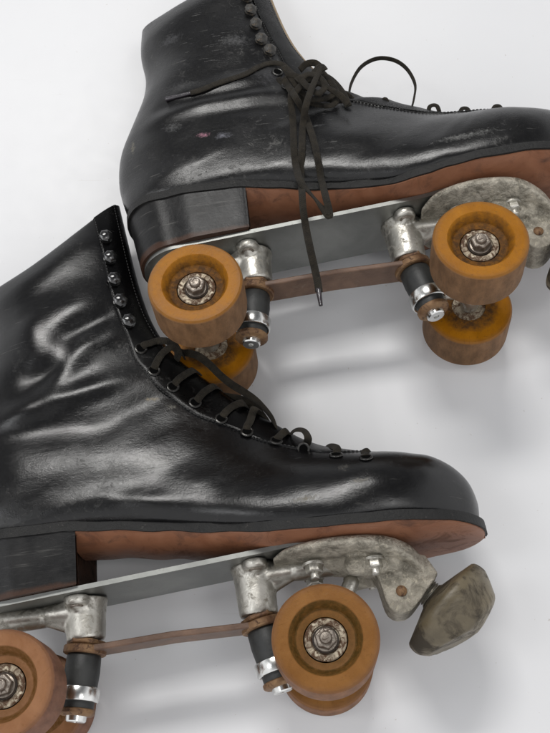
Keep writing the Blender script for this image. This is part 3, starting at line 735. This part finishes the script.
LACES = {
    'D1': [(87.7, 208.9, 22.7), (90.1, 210.7, 24.4), (94.0, 212.6, 22.4), (98.4, 214.8, 19.6), (104.6, 213.2, 21.0), (109.6, 209.9, 20.0), (111.7, 203.5, 20.0), (108.5, 200.2, 14.0), (104.1, 201.6, 6.0)],
    'D2': [(95.2, 190.9, 23.8), (96.3, 193.6, 25.6), (99.2, 200.1, 23.4), (102.5, 205.4, 20.7), (108.2, 208.1, 21.0), (112.4, 206.7, 18.0), (114.2, 206.9, 6.0)],
    'D3': [(106.5, 177.9, 23.0), (108.9, 180.3, 24.8), (111.7, 183.5, 23.3), (115.7, 186.7, 21.4), (120.9, 190.4, 18.0), (123.1, 192.7, 6.0)],
    'D4': [(119.6, 164.7, 22.3), (121.9, 166.5, 23.9), (124.7, 170.4, 22.2), (128.2, 173.5, 20.6), (133.5, 176.7, 18.0), (135.9, 178.8, 6.0)],
    'D5': [(135.1, 151.2, 22.0), (137.5, 153.9, 23.1), (140.9, 158.0, 20.4), (145.0, 161.5, 17.4), (150.3, 161.9, 18.0), (152.9, 163.0, 6.0)],
    'D6': [(150.6, 139.8, 22.0), (151.0, 142.7, 23.2), (153.4, 147.8, 20.0), (155.1, 153.0, 17.1), (157.7, 156.3, 20.0), (160.5, 159.7, 6.0)],
    'D7': [(168.1, 130.8, 22.4), (169.6, 132.4, 23.1), (172.6, 136.2, 19.1), (176.0, 138.2, 18.0), (178.3, 139.1, 6.0)],
    'D8': [(184.8, 121.9, 25.0), (186.5, 125.1, 22.9), (188.3, 127.6, 28.0), (186.6, 134.2, 24.0), (181.8, 138.0, 18.0), (177.0, 137.7, 10.0), (174.6, 136.2, 4.0)],
    'D9': [(203.4, 111.6, 34.3), (204.4, 113.7, 33.5), (204.5, 118.0, 30.0), (201.0, 123.8, 18.0), (198.0, 125.6, 6.0)],
    'D10': [(220.8, 105.5, 40.3), (221.0, 106.6, 40.7), (221.3, 110.7, 34.0), (224.8, 112.0, 30.0), (228.4, 114.0, 14.0)],
    'Dlong': [(107.1, 216.3, 8.0), (112.0, 210.1, 8.0), (117.7, 206.5, 12.0), (124.2, 203.2, 12.0), (130.9, 196.1, 12.0), (137.4, 186.9, 12.0), (143.9, 179.3, 12.0), (151.8, 171.3, 14.0), (158.9, 164.4, 14.0), (164.5, 156.4, 14.0), (168.1, 149.6, 12.0), (169.1, 141.7, 12.0), (167.6, 138.7, 4.0)],
    'Dback': [(125.8, 181.2, 4.0), (131.6, 174.9, 8.0), (140.7, 172.0, 8.0), (150.3, 168.3, 8.0), (156.9, 162.3, 8.0), (161.4, 155.1, 8.0), (164.8, 147.6, 4.0), (165.0, 139.0, 4.0)],
    'Dcross1': [(103.5, 206.9, 8.0), (108.3, 199.3, 8.0), (113.3, 194.8, 8.0), (116.8, 188.2, 8.0)],
    'Dcross2': [(120.4, 185.6, 6.0), (125.0, 178.2, 6.0), (131.3, 173.6, 6.0), (136.0, 167.7, 6.0)],
    'Dcross3': [(141.0, 165.7, 4.0), (146.9, 158.9, 4.0), (154.1, 152.1, 4.0), (163.7, 144.2, 4.0)],
    'Ua': [(10.4, 178.6, 34.5), (20.1, 180.2, 34.8), (29.2, 183.5, 34.6), (40.6, 186.9, 33.8), (52.0, 191.3, 32.2), (62.4, 199.4, 29.2), (71.8, 204.1, 26.7), (79.8, 201.7, 26.4), (85.3, 193.3, 26.4), (90.4, 173.5, 36.0), (97.5, 162.2, 36.0), (103.7, 156.0, 36.0)],
    'Uatip': [(-7.0, 179.0, 31.6), (-0.9, 178.1, 33.2), (5.9, 177.8, 34.2), (11.1, 178.3, 34.6)],
    'Ub': [(106.5, 177.0, 42.0), (102.3, 168.9, 42.0), (95.9, 154.6, 44.0), (90.2, 140.5, 44.0), (86.4, 131.7, 35.2), (82.1, 106.4, 38.6), (78.5, 87.4, 35.6), (76.0, 59.8, 52.0), (74.7, 46.8, 52.0), (74.8, 36.6, 44.0), (75.0, 20.5, 44.0), (76.0, 7.2, 38.0), (76.2, -3.7, 38.0), (75.9, -9.7, 38.0)],
    'Ubtip': [(75.8, -8.2, 38.0), (75.8, -14.3, 38.0), (75.6, -19.6, 37.0)],
    'Uc': [(78.8, 179.9, 34.0), (81.2, 171.4, 34.0), (84.6, 151.2, 42.0), (89.3, 142.2, 33.4), (91.2, 115.7, 38.4), (91.5, 94.3, 40.1), (91.5, 82.2, 35.6), (90.8, 53.6, 50.0), (91.1, 43.6, 50.0), (90.4, 38.8, 50.0), (87.5, 45.1, 50.0), (84.1, 53.2, 50.0), (79.6, 62.4, 50.0), (76.2, 71.5, 50.0), (76.2, 94.2, 37.5), (77.0, 109.8, 38.0), (80.0, 136.6, 34.3), (81.2, 153.8, 38.0), (83.5, 165.0, 38.0)],
    'Uk1': [(92.4, 189.2, 30.0), (97.6, 194.2, 30.0), (104.3, 193.9, 30.0), (107.7, 187.0, 30.0), (105.3, 176.4, 30.0), (97.7, 170.0, 30.0), (90.6, 171.5, 30.0), (88.1, 180.0, 30.0)],
    'Uk2': [(81.4, 183.3, 34.0), (88.3, 179.9, 34.0), (96.3, 174.3, 34.0), (104.2, 168.7, 34.0), (111.8, 161.2, 34.0), (117.7, 153.2, 34.0), (120.6, 144.8, 34.0)],
    'Uk3': [(105.0, 184.6, 28.0), (111.7, 180.1, 28.0), (116.9, 171.0, 28.0), (120.3, 160.4, 28.0), (122.0, 149.3, 28.0)],
    'Uk4': [(83.2, 178.9, 24.0), (89.3, 169.7, 24.0), (98.9, 164.7, 24.0), (108.7, 161.7, 24.0), (118.0, 155.9, 24.0)],
    'Uk5': [(110.0, 161.4, 20.0), (115.5, 168.2, 20.0), (121.6, 169.0, 20.0), (126.4, 162.0, 20.0), (126.5, 154.1, 20.0)],
    'Uk6': [(84.1, 159.0, 38.0), (91.1, 167.4, 38.0), (98.6, 173.7, 38.0), (106.4, 182.1, 38.0), (109.4, 177.5, 38.0)],
    'Uloop': [(126.0, 169.3, 2.0), (126.9, 179.3, 2.0), (131.2, 195.0, 2.0), (141.6, 210.8, 2.0), (155.2, 217.1, 2.0), (167.7, 212.8, 2.0), (175.6, 201.6, 2.0), (178.5, 185.2, 2.0), (175.0, 171.5, 2.0), (170.5, 160.3, 2.0)],
    'Us1': [(144.9, 150.2, 16.0), (147.1, 157.7, 16.0), (150.8, 161.9, 16.0), (152.0, 156.7, 16.0), (149.2, 149.4, 16.0)],
    'Us2': [(179.9, 145.4, 14.0), (181.5, 149.8, 14.0), (184.6, 151.0, 14.0), (187.0, 149.2, 14.0), (187.4, 144.1, 14.0)],
    'Us3': [(202.2, 140.7, 14.0), (204.2, 143.5, 14.0), (207.5, 142.9, 14.0), (208.6, 139.0, 14.0)],
    'Us4': [(225.6, 138.2, 14.0), (227.8, 141.0, 14.0), (230.7, 140.4, 14.0), (231.6, 136.4, 14.0)],
    'Ut1': [(128.2, 155.5, 14.0), (127.9, 162.5, 14.0), (123.3, 170.4, 14.0)],
    'Uk7': [(89.8, 172.5, 41.0), (94.0, 161.8, 41.0), (100.7, 153.7, 41.0), (106.6, 159.3, 41.0), (103.7, 168.7, 41.0), (96.4, 173.1, 41.0), (90.0, 168.6, 41.0)],
    'Uk8': [(81.2, 192.5, 33.0), (84.6, 179.7, 33.0), (89.3, 166.8, 33.0), (96.5, 156.5, 33.0), (106.5, 155.4, 33.0), (115.8, 159.4, 33.0)],
    'Uk9': [(75.6, 187.6, 27.0), (80.7, 175.5, 27.0), (88.0, 165.0, 27.0), (97.8, 157.1, 27.0), (110.1, 151.7, 27.0)],
    'Uk10': [(107.9, 183.9, 30.0), (112.8, 172.9, 30.0), (115.2, 160.5, 30.0), (111.5, 151.5, 30.0), (104.2, 151.0, 30.0)],
}
EDGE = {'Uloop': [(0, 1.35), (1, 1.25)], 'Dlong': [(0, 0), (.5, .5), (.8, 1.2), (1, 1.3)], 'Uk1': [(0, .9), (1, .2)], 'Uk4': [(0, .8), (1, 0)], 'Dback': [(0, .6), (1, .2)],
        'Us1': [(0, .3), (1, .5)], 'Uk2': [(0, .3), (.5, -.2), (1, .7)], 'Uk5': [(0, .2), (1, .9)], 'D8': [(0, 0), (.5, .5), (1, .9)], 'Uc': [(0, .5), (.2, 0), (.5, -.2), (.62, .9), (.75, -.1), (1, .2)], 'Ub': [(0, .4), (.3, -.1), (.6, .35), (1, -.2)]}
def tips(kind, par):
    P = LACES
    if kind != 'upper': return
    for k in ('Uatip', 'Ubtip'):
        a, b = Vector(P[k][0]), Vector(P[k][-1]); bm = bmesh.new(); L = (b - a).length
        lathe(bm, a, b - a, [(-1, 0), (-1, 1.5), (.3, 1.75), (L * .5, 1.5), (L - .3, 1.25), (L, 0)], 20); link('aglet', bm, 'aglet', par, angle=50)
for kind, key in (('upper', 'U'), ('lower', 'D')):
    bm = bmesh.new()
    for k, P in LACES.items():
        if k[0] != key or k.endswith('tip'): continue
        ribbon(bm, P, twist=EDGE.get(k), width=3.6 if k == 'Uloop' else (3.2 if k[:2] == 'Us' else 4.9 if key == 'U' else 5.2))
    lace = link('shoelace', bm, 'lace', roots[kind]); tips(kind, lace)

# ------------------------------------------------------------------ table, camera, light
bm = bmesh.new(); prism(bm, [(-1500, -1200), (1500, -1200), (1500, 1400), (-1500, 1400)], -30, 0)
tab = link('tabletop', bm, table_mat(), None, smooth=False); tag(tab, kind='structure')
cam = bpy.data.cameras.new('camera'); co = bpy.data.objects.new('camera', cam); C.objects.link(co)
cam.sensor_fit = 'HORIZONTAL'; cam.sensor_width = 36; cam.lens = 1000 / 550 * 36; cam.clip_end = 50; cam.clip_start = .01
co.matrix_world = Matrix.Translation((0, 0, -TABLE_H * S)) @ RC.to_4x4()
bpy.context.scene.camera = co
w = bpy.data.worlds.new('World'); bpy.context.scene.world = w; w.use_nodes = True
bg = w.node_tree.nodes['Background']; g = G(w.node_tree); bg.inputs[1].default_value = 1.
# made-up surroundings: pale, with a dim zone added to keep the leather's reflections dark
dt = g.n('ShaderNodeVectorMath', operation='DOT_PRODUCT'); g.l(g.tc.outputs['Generated'], dt.inputs[0]); dt.inputs[1].default_value = Vector((0, .55, .84)).normalized()
g.l(g.ramp(dt.outputs['Value'], [(0.0, (1.0, 1.005, 1.02)), (.52, (.98, .985, 1.0)), (.84, (.13, .133, .14))]), bg.inputs[0])
def area(loc, target, size, power, col=(1, 1, 1)):
    l = bpy.data.lights.new('lamp', 'AREA'); l.shape = 'RECTANGLE'; l.size, l.size_y = size; l.energy = power; l.color = col
    o = bpy.data.objects.new('lamp', l); C.objects.link(o); o.location = loc
    o.rotation_euler = (Vector(target) - Vector(loc)).to_track_quat('-Z', 'Y').to_euler(); return o
area((-.50, 2.15, 2.95), (0, .1, 0), (1.35, .5), 60, (1, .985, .96))
area((1.4, -.3, 3.2), (0, 0, 0), (.6, .8), 11, (1, .99, .97))
area((-1.8, .1, 2.7), (0, 0, 0), (.6, .8), 10, (.97, .985, 1))
vs = bpy.context.scene.view_settings; vs.view_transform = 'Standard'; vs.look = 'None'; vs.gamma = 1; vs.exposure = .1; vs.use_curve_mapping = False
